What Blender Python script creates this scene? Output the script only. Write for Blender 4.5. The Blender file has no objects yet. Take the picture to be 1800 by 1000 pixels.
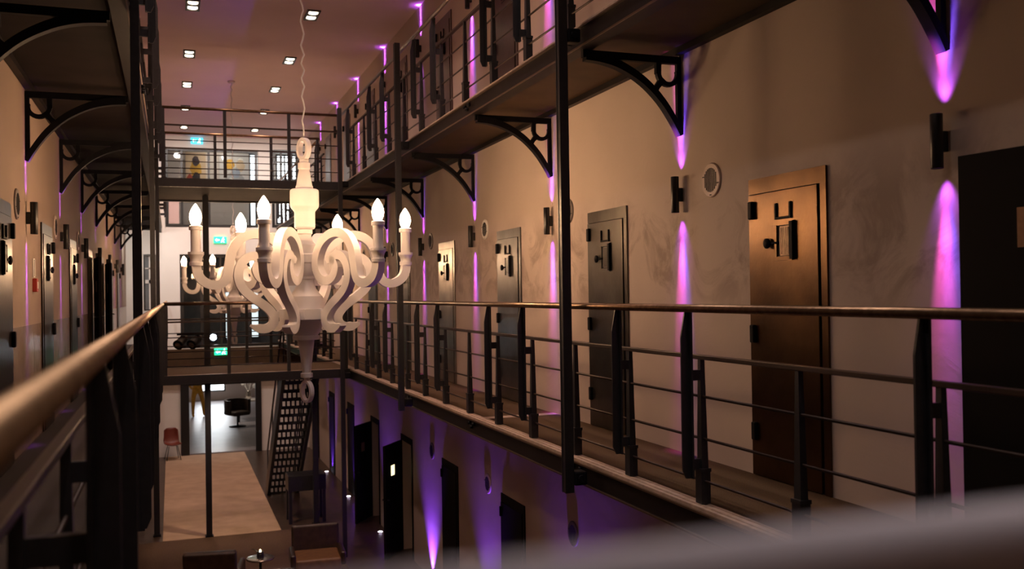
import bpy, bmesh, math, random
from mathutils import Vector, Matrix
random.seed(7)
PI = math.pi
scene = bpy.context.scene
COL = scene.collection

# ------------------------------------------------------------------ dimensions (metres, eye at the origin)
XW, XLW = 3.70, -1.165          # right / left cell wall
XE, XEL = 2.90, -0.29           # gallery edges (line of the thin posts)
GZ = -4.38                      # ground floor
D1, D2 = -1.25, 1.96            # walkway tops
CZ = 4.50                       # ceiling
YEND, YNEAR = 27.7, -3.0
BAY = 2.63
LAMP_Y = [3.74 + BAY*k for k in range(9)]
DOOR_Y = [2.43 + BAY*k for k in range(10)]     # door centres
VENT_Y = [5.94 + BAY*k for k in range(8)]
ORD = ['first', 'second', 'third', 'fourth', 'fifth', 'sixth', 'seventh', 'eighth', 'ninth', 'tenth', 'eleventh', 'twelfth']

# ------------------------------------------------------------------ materials
def nt(m):
    return m.node_tree.nodes, m.node_tree.links
def mat(name, col, rough=.5, metal=0, noise=0, nscale=8, bump=0, bscale=60, spec=.5, col2=None, detail=6):
    m = bpy.data.materials.new(name); m.use_nodes = True
    n, l = nt(m); b = n['Principled BSDF']
    b.inputs['Base Color'].default_value = (*col, 1)
    b.inputs['Roughness'].default_value = rough
    b.inputs['Metallic'].default_value = metal
    b.inputs['Specular IOR Level'].default_value = spec
    tc = n.new('ShaderNodeTexCoord')
    if noise or col2:
        t = n.new('ShaderNodeTexNoise'); t.inputs['Scale'].default_value = nscale; t.inputs['Detail'].default_value = detail
        l.new(tc.outputs['Object'], t.inputs['Vector'])
        r = n.new('ShaderNodeValToRGB')
        c2 = col2 if col2 else tuple(max(0, c*(1-noise)) for c in col)
        r.color_ramp.elements[0].position = .35; r.color_ramp.elements[1].position = .65
        r.color_ramp.elements[0].color = (*c2, 1); r.color_ramp.elements[1].color = (*col, 1)
        l.new(t.outputs['Fac'], r.inputs['Fac']); l.new(r.outputs['Color'], b.inputs['Base Color'])
    if bump:
        t2 = n.new('ShaderNodeTexNoise'); t2.inputs['Scale'].default_value = bscale; t2.inputs['Detail'].default_value = 4
        l.new(tc.outputs['Object'], t2.inputs['Vector'])
        bp = n.new('ShaderNodeBump'); bp.inputs['Strength'].default_value = bump; bp.inputs['Distance'].default_value = .01
        l.new(t2.outputs['Fac'], bp.inputs['Height']); l.new(bp.outputs['Normal'], b.inputs['Normal'])
    return m
def emit(name, col, strength):
    m = bpy.data.materials.new(name); m.use_nodes = True
    b = m.node_tree.nodes['Principled BSDF']
    b.inputs['Base Color'].default_value = (*col, 1)
    b.inputs['Emission Color'].default_value = (*col, 1); b.inputs['Emission Strength'].default_value = strength
    return m
def plaster(name, base, stain, dado=None):
    """painted plaster, faint mottling, flaking patches in a band behind the wall lamps; optional glossy lower dado"""
    m = bpy.data.materials.new(name); m.use_nodes = True
    n, l = nt(m); b = n['Principled BSDF']; b.inputs['Roughness'].default_value = .75
    tc = n.new('ShaderNodeTexCoord')
    t = n.new('ShaderNodeTexNoise'); t.inputs['Scale'].default_value = .7; t.inputs['Detail'].default_value = 5
    l.new(tc.outputs['Object'], t.inputs['Vector'])
    r = n.new('ShaderNodeValToRGB'); r.color_ramp.elements[0].position = .3; r.color_ramp.elements[1].position = .7
    r.color_ramp.elements[0].color = (*[c*.86 for c in base], 1); r.color_ramp.elements[1].color = (*base, 1)
    l.new(t.outputs['Fac'], r.inputs['Fac'])
    # patchy flaking between z = 0 and 0.75
    s = n.new('ShaderNodeTexNoise'); s.inputs['Scale'].default_value = 2.3; s.inputs['Detail'].default_value = 9; s.inputs['Roughness'].default_value = .65; s.inputs['Distortion'].default_value = .8
    l.new(tc.outputs['Object'], s.inputs['Vector'])
    sr = n.new('ShaderNodeValToRGB'); sr.color_ramp.elements[0].position = .47; sr.color_ramp.elements[1].position = .6
    l.new(s.outputs['Fac'], sr.inputs['Fac'])
    sep = n.new('ShaderNodeSeparateXYZ'); l.new(tc.outputs['Object'], sep.inputs[0])
    band = n.new('ShaderNodeMapRange'); band.interpolation_type = 'SMOOTHSTEP'
    band.inputs[1].default_value = .9; band.inputs[2].default_value = .25
    ad = n.new('ShaderNodeMath'); ad.operation = 'SUBTRACT'; ad.inputs[1].default_value = .3
    ab = n.new('ShaderNodeMath'); ab.operation = 'ABSOLUTE'
    l.new(sep.outputs['Z'], ad.inputs[0]); l.new(ad.outputs[0], ab.inputs[0])
    band.inputs[1].default_value = .62; band.inputs[2].default_value = .15
    l.new(ab.outputs[0], band.inputs[0])
    mul = n.new('ShaderNodeMath'); mul.operation = 'MULTIPLY'
    l.new(sr.outputs['Color'], mul.inputs[0]); l.new(band.outputs[0], mul.inputs[1])
    mu2 = n.new('ShaderNodeMath'); mu2.operation = 'MULTIPLY'; mu2.inputs[1].default_value = .7
    l.new(mul.outputs[0], mu2.inputs[0])
    mx = n.new('ShaderNodeMix'); mx.data_type = 'RGBA'
    l.new(mu2.outputs[0], mx.inputs['Factor']); l.new(r.outputs['Color'], mx.inputs['A']); mx.inputs['B'].default_value = (*stain, 1)
    l.new(mx.outputs['Result'], b.inputs['Base Color'])
    bp = n.new('ShaderNodeBump'); bp.inputs['Strength'].default_value = .25; bp.inputs['Distance'].default_value = .02
    l.new(s.outputs['Fac'], bp.inputs['Height']); l.new(bp.outputs['Normal'], b.inputs['Normal'])
    if dado is not None:
        mr = n.new('ShaderNodeMath'); mr.operation = 'GREATER_THAN'; mr.inputs[1].default_value = dado
        l.new(sep.outputs['Z'], mr.inputs[0])
        rr = n.new('ShaderNodeMapRange'); rr.inputs[3].default_value = .22; rr.inputs[4].default_value = .75
        l.new(mr.outputs[0], rr.inputs[0]); l.new(rr.outputs[0], b.inputs['Roughness'])
    return m
M = {}
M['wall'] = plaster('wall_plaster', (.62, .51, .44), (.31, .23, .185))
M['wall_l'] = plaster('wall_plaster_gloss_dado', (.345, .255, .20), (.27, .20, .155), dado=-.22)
M['ceiling'] = mat('ceiling_paint', (.80, .61, .65), .8, noise=.06, nscale=1)
M['white_wall'] = mat('white_wall_paint', (.78, .74, .70), .7, noise=.04, nscale=2)
M['steel'] = mat('black_painted_steel', (.018, .018, .022), .42, noise=.3, nscale=30, bump=.06)
M['iron'] = mat('black_cast_iron', (.009, .009, .012), .6, noise=.2, nscale=30, spec=.12)
M['rail'] = mat('bronze_handrail', (.26, .165, .10), .30, .85, noise=.3, nscale=25)
M['rod'] = mat('dark_brown_rail_rod', (.040, .024, .018), .4, .4)
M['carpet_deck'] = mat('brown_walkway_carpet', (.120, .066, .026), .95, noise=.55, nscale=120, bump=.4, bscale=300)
M['rail_left'] = mat('handrail_painted_sheen', (.58, .39, .23), .40, .8, noise=.25, nscale=25)  # bronze handrail on the left, its golden sheen put into a brighter colour
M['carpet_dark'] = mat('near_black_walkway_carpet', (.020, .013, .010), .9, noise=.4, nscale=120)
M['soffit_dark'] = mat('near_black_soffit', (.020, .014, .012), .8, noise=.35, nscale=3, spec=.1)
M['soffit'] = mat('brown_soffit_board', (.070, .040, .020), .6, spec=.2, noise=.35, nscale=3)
M['nosing'] = mat('pale_edge_strip', (.52, .40, .32), .5, noise=.3, nscale=20)
M['fascia'] = mat('dark_steel_channel', (.014, .010, .010), .5, .1, noise=.3, nscale=10, spec=.2)
M['edge'] = mat('edge_highlight_tone', (.16, .105, .065), .35, .7)  # highlight along the fascia edges put into a brighter metal tone
M['lamp'] = mat('black_lamp_metal', (.008, .008, .009), .35)
M['paper'] = mat('white_lacquered_paper', (.80, .76, .76), .55, noise=.05, nscale=6)
M['vent'] = mat('off_white_vent_cover', (.62, .50, .45), .5)
M['vent_dark'] = mat('grey_vent_cover', (.15, .12, .11), .5)
M['vent_bright'] = mat('bright_white_vent_cover', (.90, .88, .84), .45)
M['black'] = mat('black_void', (.006, .005, .006), .8)
M['floor'] = mat('dark_floor_boards', (.075, .045, .030), .33, noise=.4, nscale=6, bump=.05)
M['carpet_beige'] = mat('beige_carpet', (.50, .36, .25), .95, noise=.15, nscale=3, bump=.3, bscale=200)
M['carpet_brown'] = mat('brown_carpet', (.13, .076, .042), .95, noise=.45, nscale=60, bump=.3, bscale=200)
M['leather'] = mat('dark_brown_leather', (.050, .028, .018), .38, noise=.5, nscale=10, bump=.1)
M['tan'] = mat('tan_leather_seat', (.22, .11, .045), .45, noise=.3, nscale=12)
M['grey_cool_light'] = mat('pale_grey_rail_cool_light', (.72, .73, .86), .5)  # pale grey near bar, cool ambient light put in as a bluish tone
M['chrome'] = mat('brushed_metal', (.55, .5, .45), .25, .9)
M['red'] = mat('red_plastic', (.45, .045, .03), .5)
M['red_chair'] = mat('rust_red_chair_shell', (.14, .022, .010), .5)
M['frame'] = mat('black_window_frame', (.012, .012, .013), .4)
M['gold'] = mat('gold_sculpture', (.65, .33, .05), .3, .7, noise=.3, nscale=12)
M['room_floor'] = mat('grey_polished_floor', (.30, .26, .26), .36, noise=.15, nscale=2)
M['bulb'] = emit('glowing_bulb', (1, .60, .32), 165)
M['lens_warm'] = emit('downlight_lens', (1, .86, .62), 8)
M['lens_violet'] = emit('violet_lamp_lens', (.55, .25, 1), 6)
M['lens_white'] = emit('floor_uplight_lens', (.9, .8, 1), 16)
M['daylight'] = emit('daylight_window', (.9, .97, 1), 3.2)
M['daylight_dim'] = emit('dim_daylight_window', (.85, .95, .95), 1.3)
M['exit_green'] = emit('exit_sign_green', (.02, .75, .30), 2.2)
M['exit_white'] = emit('exit_sign_white', (.85, 1, .92), 3.5)
M['exit_blue'] = emit('exit_sign_blue', (.05, .55, .80), 1.6)
M['fill_lamp'] = emit('fill_lamp_glow', (1, .84, .68), 30)  # glow of the lamps added in the end rooms
M['lit_plate'] = emit('lit_hatch_window', (1, .8, .45), 2.0)
M['flame'] = emit('candle_flame', (1, .72, .3), 30)
M['spot_white'] = emit('stage_lamp_lens', (.92, .97, 1), 40)
M['glass'] = mat('tinted_glass', (.80, .83, .85), .02, noise=.0)
gm = M['glass'].node_tree.nodes['Principled BSDF']; gm.inputs['Transmission Weight'].default_value = 1.0; gm.inputs['IOR'].default_value = 1.35
M['curtain'] = mat('grey_curtain', (.20, .21, .22), .8, noise=.25, nscale=3)
M['pink_blind'] = mat('pinkish_roller_blind', (.55, .40, .38), .8)
M['cream'] = mat('cream_paper', (.70, .66, .60), .7)
def door_mat(name, c, c2, rough=.30):
    m = mat(name, c, rough, .93, col2=c2, nscale=2.2, bump=.1, bscale=25)
    return m
M['door_rust'] = door_mat('rust_brown_door_steel', (.125, .068, .031), (.068, .036, .017))
M['door_dark'] = door_mat('dark_grey_door_steel', (.15, .14, .125), (.09, .08, .07))
M['door_slate'] = door_mat('slate_grey_door_steel', (.20, .20, .205), (.12, .115, .115))
M['door_pale'] = door_mat('pale_grey_door_steel', (.42, .38, .34), (.22, .19, .17))
M['door_left'] = door_mat('grey_gloss_door_steel', (.075, .062, .052), (.05, .04, .034), .28)
M['door_up'] = door_mat('brown_grey_door_steel', (.17, .11, .10), (.12, .08, .07))
M['door_black'] = mat('black_door_face', (.006, .005, .005), .7, spec=.15)
M['hatch'] = mat('worn_hatch_steel', (.42, .25, .14), .4, .3, noise=.3, nscale=20)

# ------------------------------------------------------------------ mesh builder
class MB:
    def __init__(s): s.bm = bmesh.new()
    def quadbox(s, P):                       # 8 corners: bottom 4 ccw, top 4 ccw
        v = [s.bm.verts.new(p) for p in P]
        for f in ((3,2,1,0),(4,5,6,7),(0,1,5,4),(1,2,6,5),(2,3,7,6),(3,0,4,7)):
            s.bm.faces.new([v[i] for i in f])
        return s
    def box(s, x0, x1, y0, y1, z0, z1):
        return s.quadbox([(x0,y0,z0),(x1,y0,z0),(x1,y1,z0),(x0,y1,z0),(x0,y0,z1),(x1,y0,z1),(x1,y1,z1),(x0,y1,z1)])
    def bbox(s, x0, x1, y0, y1, z0, z1, b=.01, seg=2):      # box with rounded edges
        t = bmesh.new(); mb = MB(); mb.bm = t; mb.box(x0,x1,y0,y1,z0,z1)
        bmesh.ops.bevel(t, geom=t.edges[:], offset=b, segments=seg, profile=.5, affect='EDGES')
        me = bpy.data.meshes.new('tmp'); t.to_mesh(me); t.free(); s.bm.from_mesh(me); bpy.data.meshes.remove(me)
        return s
    def frustum(s, c0, a0, b0, c1, a1, b1):
        P = []
        for c, a, b in ((c0,a0,b0),(c1,a1,b1)):
            P += [(c[0]-a,c[1]-b,c[2]),(c[0]+a,c[1]-b,c[2]),(c[0]+a,c[1]+b,c[2]),(c[0]-a,c[1]+b,c[2])]
        return s.quadbox(P)
    def tube(s, pts, r, n=10, cap=True):
        pts = [Vector(p) for p in pts]; rings = []
        T0 = (pts[1]-pts[0]).normalized()
        N = T0.cross(Vector((0,0,1)));  N = N if N.length > .05 else T0.cross(Vector((1,0,0)))
        N.normalize()
        for i, p in enumerate(pts):
            a = pts[max(0,i-1)]; b = pts[min(len(pts)-1,i+1)]
            T = (b-a).normalized(); N = (N - T*N.dot(T)).normalized(); B = T.cross(N)
            rr = r[i] if isinstance(r, (list,tuple)) else r
            rings.append([s.bm.verts.new(p + N*math.cos(2*PI*k/n)*rr + B*math.sin(2*PI*k/n)*rr) for k in range(n)])
        for A, B_ in zip(rings, rings[1:]):
            for k in range(n):
                f = s.bm.faces.new([A[k],A[(k+1)%n],B_[(k+1)%n],B_[k]]); f.smooth = True
        if cap:
            s.bm.faces.new(rings[0][::-1]); s.bm.faces.new(rings[-1])
        return s
    def lathe(s, prof, c=(0,0,0), n=28, axis='z', smooth=True):
        c = Vector(c); rings = []
        def P(r, h, a):
            x, y = r*math.cos(a), r*math.sin(a)
            return c + (Vector((x,y,h)) if axis == 'z' else Vector((h,x,y)) if axis == 'x' else Vector((y,h,x)))
        for r, h in prof:
            if r < 1e-6: rings.append([s.bm.verts.new(P(0,h,0))])
            else: rings.append([s.bm.verts.new(P(r,h,2*PI*k/n)) for k in range(n)])
        for A, B in zip(rings, rings[1:]):
            if len(A) == 1 and len(B) == 1: continue
            for k in range(n):
                if len(A) == 1: vs = [A[0],B[(k+1)%n],B[k]]
                elif len(B) == 1: vs = [A[k],A[(k+1)%n],B[0]]
                else: vs = [A[k],A[(k+1)%n],B[(k+1)%n],B[k]]
                f = s.bm.faces.new(vs); f.smooth = smooth
        for R_ in (rings[0], rings[-1]):
            if len(R_) > 1:
                f = s.bm.faces.new(R_)
        return s
    def prism(s, poly, h0, h1, fr):            # poly of (u,v); fr(u,v,h)->xyz
        a = [s.bm.verts.new(fr(u,v,h0)) for u,v in poly]; b = [s.bm.verts.new(fr(u,v,h1)) for u,v in poly]
        s.bm.faces.new(a[::-1]); s.bm.faces.new(b)
        for i in range(len(poly)):
            j = (i+1) % len(poly); s.bm.faces.new([a[i],a[j],b[j],b[i]])
        return s
    def ribbon(s, pts, thick, width, fr, closed=False):   # flat strip of rectangular section along pts (u,v); width along h
        n = len(pts); rows = []
        for i, p in enumerate(pts):
            a = pts[(i-1) % n] if closed or i > 0 else p
            b = pts[(i+1) % n] if closed or i < n-1 else p
            tu, tv = b[0]-a[0], b[1]-a[1]; L = math.hypot(tu, tv) or 1
            nu, nv = -tv/L, tu/L
            th = thick[i]/2 if isinstance(thick, (list,tuple)) else thick/2
            rows.append([s.bm.verts.new(fr(p[0]+nu*e*th, p[1]+nv*e*th, h)) for e, h in ((1,-width/2),(1,width/2),(-1,width/2),(-1,-width/2))])
        rng = range(n) if closed else range(n-1)
        for i in rng:
            A, B = rows[i], rows[(i+1) % n]
            for k in range(4):
                f = s.bm.faces.new([A[k],A[(k+1)%4],B[(k+1)%4],B[k]]); f.smooth = False
        if not closed:
            s.bm.faces.new(rows[0][::-1]); s.bm.faces.new(rows[-1])
        return s
    def build(s, name, m, parent=None, bevel=0, mesh_only=False):
        bmesh.ops.recalc_face_normals(s.bm, faces=s.bm.faces[:])
        me = bpy.data.meshes.new(name); s.bm.to_mesh(me); s.bm.free()
        me.materials.append(m)
        o = bpy.data.objects.new(name, me); COL.objects.link(o)
        if parent: o.parent = parent
        if bevel:
            md = o.modifiers.new('edge', 'BEVEL'); md.width = bevel; md.segments = 2; md.limit_method = 'ANGLE'
        return o
def smooth_pts(P, k=6):
    """Catmull-Rom through the 2D points"""
    out = []
    for i in range(len(P)-1):
        p0 = P[max(0,i-1)]; p1 = P[i]; p2 = P[i+1]; p3 = P[min(len(P)-1,i+2)]
        for j in range(k):
            t = j/k
            out.append(tuple(.5*((2*p1[d]) + (-p0[d]+p2[d])*t + (2*p0[d]-5*p1[d]+4*p2[d]-p3[d])*t*t + (-p0[d]+3*p1[d]-3*p2[d]+p3[d])*t**3) for d in range(len(p1))))
    out.append(tuple(P[-1])); return out

def thing(name, label, cat, loc=(0,0,0), rotz=0, group=None, kind=None):
    o = bpy.data.objects.new(name, None); COL.objects.link(o)
    o.location = loc; o.rotation_euler = (0,0,rotz); o.empty_display_size = .1
    return tag(o, label, cat, group, kind)
def tag(o, label, cat, group=None, kind=None):
    o['label'] = label; o['category'] = cat
    if group: o['group'] = group
    if kind: o['kind'] = kind
    return o
def dup(root, loc, label, rotz=None, group=None):
    r = root.copy(); COL.objects.link(r); r.location = loc; r['label'] = label
    if rotz is not None: r.rotation_euler = (0,0,rotz)
    if group: r['group'] = group
    def rec(src, dst):
        for ch in list(src.children):
            c = ch.copy(); COL.objects.link(c); c.parent = dst; rec(ch, c)
    rec(root, r)
    return r
def light(kind, name, loc, power, col, **kw):
    d = bpy.data.lights.new(name, kind); d.energy = power; d.color = col
    o = bpy.data.objects.new(name, d); COL.objects.link(o); o.location = loc
    for k, v in kw.items():
        if k == 'dir': o.rotation_euler = Vector(v).to_track_quat('-Z', 'Y').to_euler()
        else: setattr(d, k, v)
    return o

# ------------------------------------------------------------------ setting
def wall_x(name, x, y0, y1, z0, z1, holes, thick, m, label):
    """wall in the plane x with rectangular holes (ya, yb, za, zb); thickness goes to x+thick; each hole closed by a dark cell behind"""
    mb = MB(); xa, xb = sorted((x, x+thick))
    ys = sorted({y0, y1, *[h[0] for h in holes], *[h[1] for h in holes]})
    for a, b in zip(ys, ys[1:]):
        hs = sorted([(h[2],h[3]) for h in holes if h[0] <= a+1e-6 and h[1] >= b-1e-6]); z = z0
        for c, d in hs:
            if c > z+1e-6: mb.box(xa, xb, a, b, z, c)
            z = d
        if z1 > z+1e-6: mb.box(xa, xb, a, b, z, z1)
    bmesh.ops.remove_doubles(mb.bm, verts=mb.bm.verts[:], dist=1e-5)
    o = mb.build(name, m); tag(o, label, 'wall', kind='structure')
    if holes:
        mc = MB()
        for a, b, c, d in holes:
            s = 1 if thick > 0 else -1
            x0_, x1_ = sorted((xb if s > 0 else xa, (xb if s > 0 else xa)+s*.5))
            # open box: back, sides, top, bottom
            back = x1_ if s > 0 else x0_
            mc.box(min(back,back+s*.02), max(back,back+s*.02), a-.05, b+.05, c-.05, d+.05)
            mc.box(x0_, x1_, a-.05, a, c-.05, d+.05); mc.box(x0_, x1_, b, b+.05, c-.05, d+.05)
            mc.box(x0_, x1_, a, b, d, d+.05); mc.box(x0_, x1_, a, b, c-.05, c)
        mc.build('cell_recess', M['black'], o)
    return o
DW, DH = .80, 1.985           # cell door opening
# open doorways (bay index, storey deck)
OPEN_R = [(0, D1), (5, GZ), (6, GZ)]
OPEN_L = [(5, D1), (6, D1)]
def hole(k, dz): return (DOOR_Y[k]-DW/2+.05, DOOR_Y[k]+DW/2-.05, dz, dz+DH-.1)
WR = wall_x('wall_right', XW, YNEAR, YEND, GZ, CZ, [hole(k,d) for k,d in OPEN_R], .25, M['wall'], 'long plastered cell wall on the right, lit by violet streaks')
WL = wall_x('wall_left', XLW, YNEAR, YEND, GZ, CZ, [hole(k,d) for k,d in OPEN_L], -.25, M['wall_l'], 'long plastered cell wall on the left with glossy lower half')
o = MB().box(XLW-.25, XW+.25, YNEAR-.25, YNEAR, GZ, CZ).build('wall_near', M['wall']); tag(o, 'plain wall closing the hall behind the camera', 'wall', kind='structure')
o = MB().box(XLW-.25, XW+.25, YNEAR-.25, YEND+.3, CZ, CZ+.2).build('ceiling', M['ceiling']); tag(o, 'smooth pinkish ceiling high over the atrium', 'ceiling', kind='structure')
o = MB().box(XLW-.25, XW+.25, YNEAR-.25, YEND, GZ-.2, GZ).build('floor', M['floor']); tag(o, 'dark ground floor along the foot of the right wall', 'floor', kind='structure')
# end wall with its openings: ground doorway, mid-level glazing, left window, upper opening, upper right window
def end_wall():
    holes = [(.30, 2.28, GZ, -2.35), (.22, 2.95, -1.42, 1.20), (-.72, -.40, -.35, 1.20), (-.15, 2.36, 1.95, 4.17), (2.72, 3.50, 1.95, 4.20)]
    mb = MB()
    xs = sorted({XLW-.25, XW+.25, *[h[0] for h in holes], *[h[1] for h in holes]})
    for a, b in zip(xs, xs[1:]):
        z = GZ
        for c, d in sorted([(h[2],h[3]) for h in holes if h[0] <= a+1e-6 and h[1] >= b-1e-6]):
            if c > z: mb.box(a, b, YEND, YEND+.25, z, c)
            z = d
        if CZ > z: mb.box(a, b, YEND, YEND+.25, z, CZ)
    bmesh.ops.remove_doubles(mb.bm, verts=mb.bm.verts[:], dist=1e-5)
    o = mb.build('wall_far', M['white_wall']); tag(o, 'white end wall of the hall with glazed openings', 'wall', kind='structure')
end_wall()
# carpets on the ground floor
o = MB().bbox(-.20, 1.88, 18.1, 27.65, GZ, GZ+.012, .004).build('carpet', M['carpet_beige']); tag(o, 'pale beige carpet runner in front of the far doorway', 'carpet')
o = MB().bbox(-.60, 2.62, 9.0, 18.08, GZ, GZ+.012, .004).build('carpet', M['carpet_brown']); tag(o, 'darker brown carpet under the leather armchairs', 'carpet')
o = MB().box(-.25, 3.69, 27.55, 27.69, -2.30, -1.43).build('trim_1', M['soffit']); tag(o, 'dark brown beam across the end wall under the mid-level glazing', 'beam', kind='structure')

# ------------------------------------------------------------------ walkways
def walkway(label, side, y0, y1, dz, plates=()):
    """side +1: right wall, -1: left wall"""
    xw = XW if side > 0 else XLW
    xe = XE if side > 0 else XEL
    o_ = -side                                   # outward direction (towards the void)
    root = thing('gallery_walkway', label, 'walkway', (0, 0, dz)); lip = .075 if side > 0 else .056
    def bx(mb, a, b, y0, y1, z0, z1): return mb.box(min(a,b), max(a,b), y0, y1, z0, z1)
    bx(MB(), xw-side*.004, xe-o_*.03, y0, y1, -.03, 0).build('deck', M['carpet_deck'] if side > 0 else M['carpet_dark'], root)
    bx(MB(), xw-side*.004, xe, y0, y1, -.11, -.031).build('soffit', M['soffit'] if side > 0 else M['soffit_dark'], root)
    mb = MB()
    for a, b, h in ((-.03, -.01, .006), (-.01, .02, .002), (.02, .035, .007), (.035, .062, .001)):
        bx(mb, xe+o_*a, xe+o_*b, y0, y1, -.02, h)
    mb.build('nosing', M['nosing'], root)
    mb = MB()
    bx(mb, xe+o_*.0, xe+o_*.055, y0, y1, -.16, -.021)
    mb.build('fascia', M['fascia'], root)
    bx(MB(), xe+o_*.0555, xe+o_*lip, y0, y1, -.034, -.0215).build('edge_highlight', M['edge'], root)  # thin bright strip standing in for the edge highlight
    bx(MB(), xe-o_*.05, xe+o_*(lip-.008), y0, y1, -.172, -.1605).build('bottom_flange', M['fascia'], root)
    bx(MB(), xe+o_*(lip-.0079), xe+o_*lip, y0, y1, -.173, -.1605).build('edge_highlight', M['edge'], root)
    bx(MB(), xw-side*.004, xw-side*.06, y0, y1, -.16, -.1105).build('wall_angle', M['fascia'], root)
    for y in LAMP_Y:
        if y0 < y < min(y1, 13) and y > 2:
            for q in (-.07, 0, .07):
                p = Vector((xe+o_*.055, y+.12+q, -.10 + (.035 if q else 0)))
                MB().tube([p, p+Vector((o_*.03,0,0))], .017, 8).build('fascia_bolt', M['iron'], root)
    for y in plates:
        bx(MB(), xw-side*.01, xe-o_*.03, y-.07, y+.07, .0005, .006).build('joint_plate', M['nosing'], root)
    return root
walkway('brown carpeted walkway along the right wall at middle level', 1, .30, 27.6, D1, [8.95])
walkway('upper walkway on the right, seen from below over arched brackets', 1, .30, 27.6, D2)
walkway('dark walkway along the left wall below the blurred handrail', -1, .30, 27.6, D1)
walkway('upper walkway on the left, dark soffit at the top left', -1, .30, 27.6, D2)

# cross bridges
XB0, XB1 = XEL+.064, XE-.078
def bridge(label, y0, y1, dz, extra_front=0):
    root = thing('bridge', label, 'bridge', (0, 0, dz))
    MB().box(XB0, XB1, y0+.03, y1-.03, -.03, 0).build('deck', M['carpet_deck'], root)
    MB().box(XB0, XB1, y0+.03, y1-.03, -.11, -.031).build('soffit', M['soffit_dark'], root)
    mb = MB(); mb.box(XB0, XB1, y0, y0+.03, -.13, .004); mb.box(XB0, XB1, y0-.01, y0+.05, -.14, -.13)
    mb.build('fascia', M['steel'], root)
    mb = MB(); mb.box(XB0, XB1, y1-.03, y1, -.13, .004); mb.box(XB0, XB1, y1-.05, y1+.01, -.14, -.13)
    mb.build('fascia', M['steel'], root)
    mb = MB(); mb.box(XB0, XB1, y0+.031, y0+.09, -.0, .008); mb.build('nosing', M['nosing'], root)
    return root
bridge('middle-level footbridge across the far end, brown carpeted deck', 15.95, 17.95, D1)
bridge('upper footbridge across the far end with black edge beam', 16.4, 19.0, D2)
bridge('footbridge the picture is taken from, lowest at the front', -1.6, .32, D1)

# ------------------------------------------------------------------ railings
def railing(label, origin, udir, odir, length, posts, offset=.10, tall_off=None, group=None, ends=(0,0), rods=(.62,.375,.13), simple=False):
    """origin on the edge line at deck level; u along, o outboard, z up.  posts: list of (u, tall?)"""
    root = thing('railing', label, 'railing', origin, 0, group); hm = M['rail_left'] if offset > .12 else M['rail']
    U = Vector(udir); O = Vector(odir)
    def fr(u, o, z): return U*u + O*o + Vector((0,0,z))
    def blk(mb, u0, u1, o0, o1, z0, z1):
        return mb.quadbox([fr(u0,o0,z0),fr(u1,o0,z0),fr(u1,o1,z0),fr(u0,o1,z0),fr(u0,o0,z1),fr(u1,o0,z1),fr(u1,o1,z1),fr(u0,o1,z1)])
    e0, e1 = ends
    MB().tube([fr(e0,offset,1.135), fr(length/2,offset,1.135), fr(length+e1,offset,1.135)], .024, 14).build('handrail', hm, root)
    mb = MB(); blk(mb, 0, length, -.018, .018, .835, .862); mb.build('mid_rail', M['rod'], root, bevel=.004)
    for z in rods:
        MB().tube([fr(0,0,z), fr(length,0,z)], .0085, 8).build('rod', M['rod'], root)
    for u, tall in posts:
        mb = MB()
        def fru(z, a, b): return [fr(u-a,-b,z), fr(u+a,-b,z), fr(u+a,b,z), fr(u-a,b,z)]
        mb.quadbox(fru(.0,.034,.030)+fru(.20,.034,.030)); mb.quadbox(fru(.20,.027,.022)+fru(.84,.014,.014))
        mb.quadbox(fru(.185,.038,.034)+fru(.205,.038,.034))
        mb.build('post', M['steel'], root)
        if tall:
            mb = MB(); of = offset
            # flat bar with slanted ends, an L in plan
            prof = [(of-.028,.15),(of+.012,.15),(of+.034,.20),(of+.034,.97),(of+.006,1.118),(of-.028,1.118)]
            mb.prism(prof, u-.006, u+.006, lambda o_,z,h: fr(h,o_,z))
            mb.prism([(u-.03,.15),(u+.006,.15),(u+.006,1.118),(u-.03,1.118)], of-.028, of-.016, lambda a,z,h: fr(a,h,z))
            e = mb.build('extension_post', M['steel'], root)
            mb = MB(); blk(mb, u-.012, u+.010, .010, of-.0285, .715, .775); mb.build('bracket_plate', M['steel'], e)
            mb = MB(); blk(mb, u-.012, u+.010, .010, of-.0285, .20, .26); mb.build('bracket_plate', M['steel'], e)
    return root
def rail_posts(y0, y1, start=.24):
    out = []; k = 0
    y = 3.895 - .9125*4
    i = -4
    while y < y1-.05:
        if y > y0+.02: out.append((y-y0, i % 3 != 0))
        y += .9125; i += 1
    return out
Y0, YB = .42, 15.90
railing('middle-level railing on the right, bronze handrail over black posts', (XE, Y0, D1+.009), (0,1,0), (-1,0,0), YB-Y0, rail_posts(Y0, YB))
railing('right railing at middle level beyond the far footbridge', (XE, 18.0, D1+.009), (0,1,0), (-1,0,0), 9.5, rail_posts(18.0, 27.5))
railing('upper railing on the right, running up to the top edge', (XE, Y0, D2+.03), (0,1,0), (-1,0,0), 16.4-Y0, rail_posts(Y0, 16.4))
railing('upper right railing beyond the far footbridge', (XE, 19.05, D2+.03), (0,1,0), (-1,0,0), 8.4, rail_posts(19.05, 27.45))
railing('blurred railing in the left foreground, bronze handrail running away', (XEL, Y0, D1+.009), (0,1,0), (1,0,0), YB-Y0, rail_posts(Y0, YB), offset=.155)
railing('left railing at middle level beyond the far footbridge', (XEL, 18.0, D1+.009), (0,1,0), (1,0,0), 9.5, rail_posts(18.0, 27.5), offset=.155)
railing('upper left railing seen end-on at the top left', (XEL, Y0, D2+.03), (0,1,0), (1,0,0), 16.4-Y0, rail_posts(Y0, 16.4), offset=.155)
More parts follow.
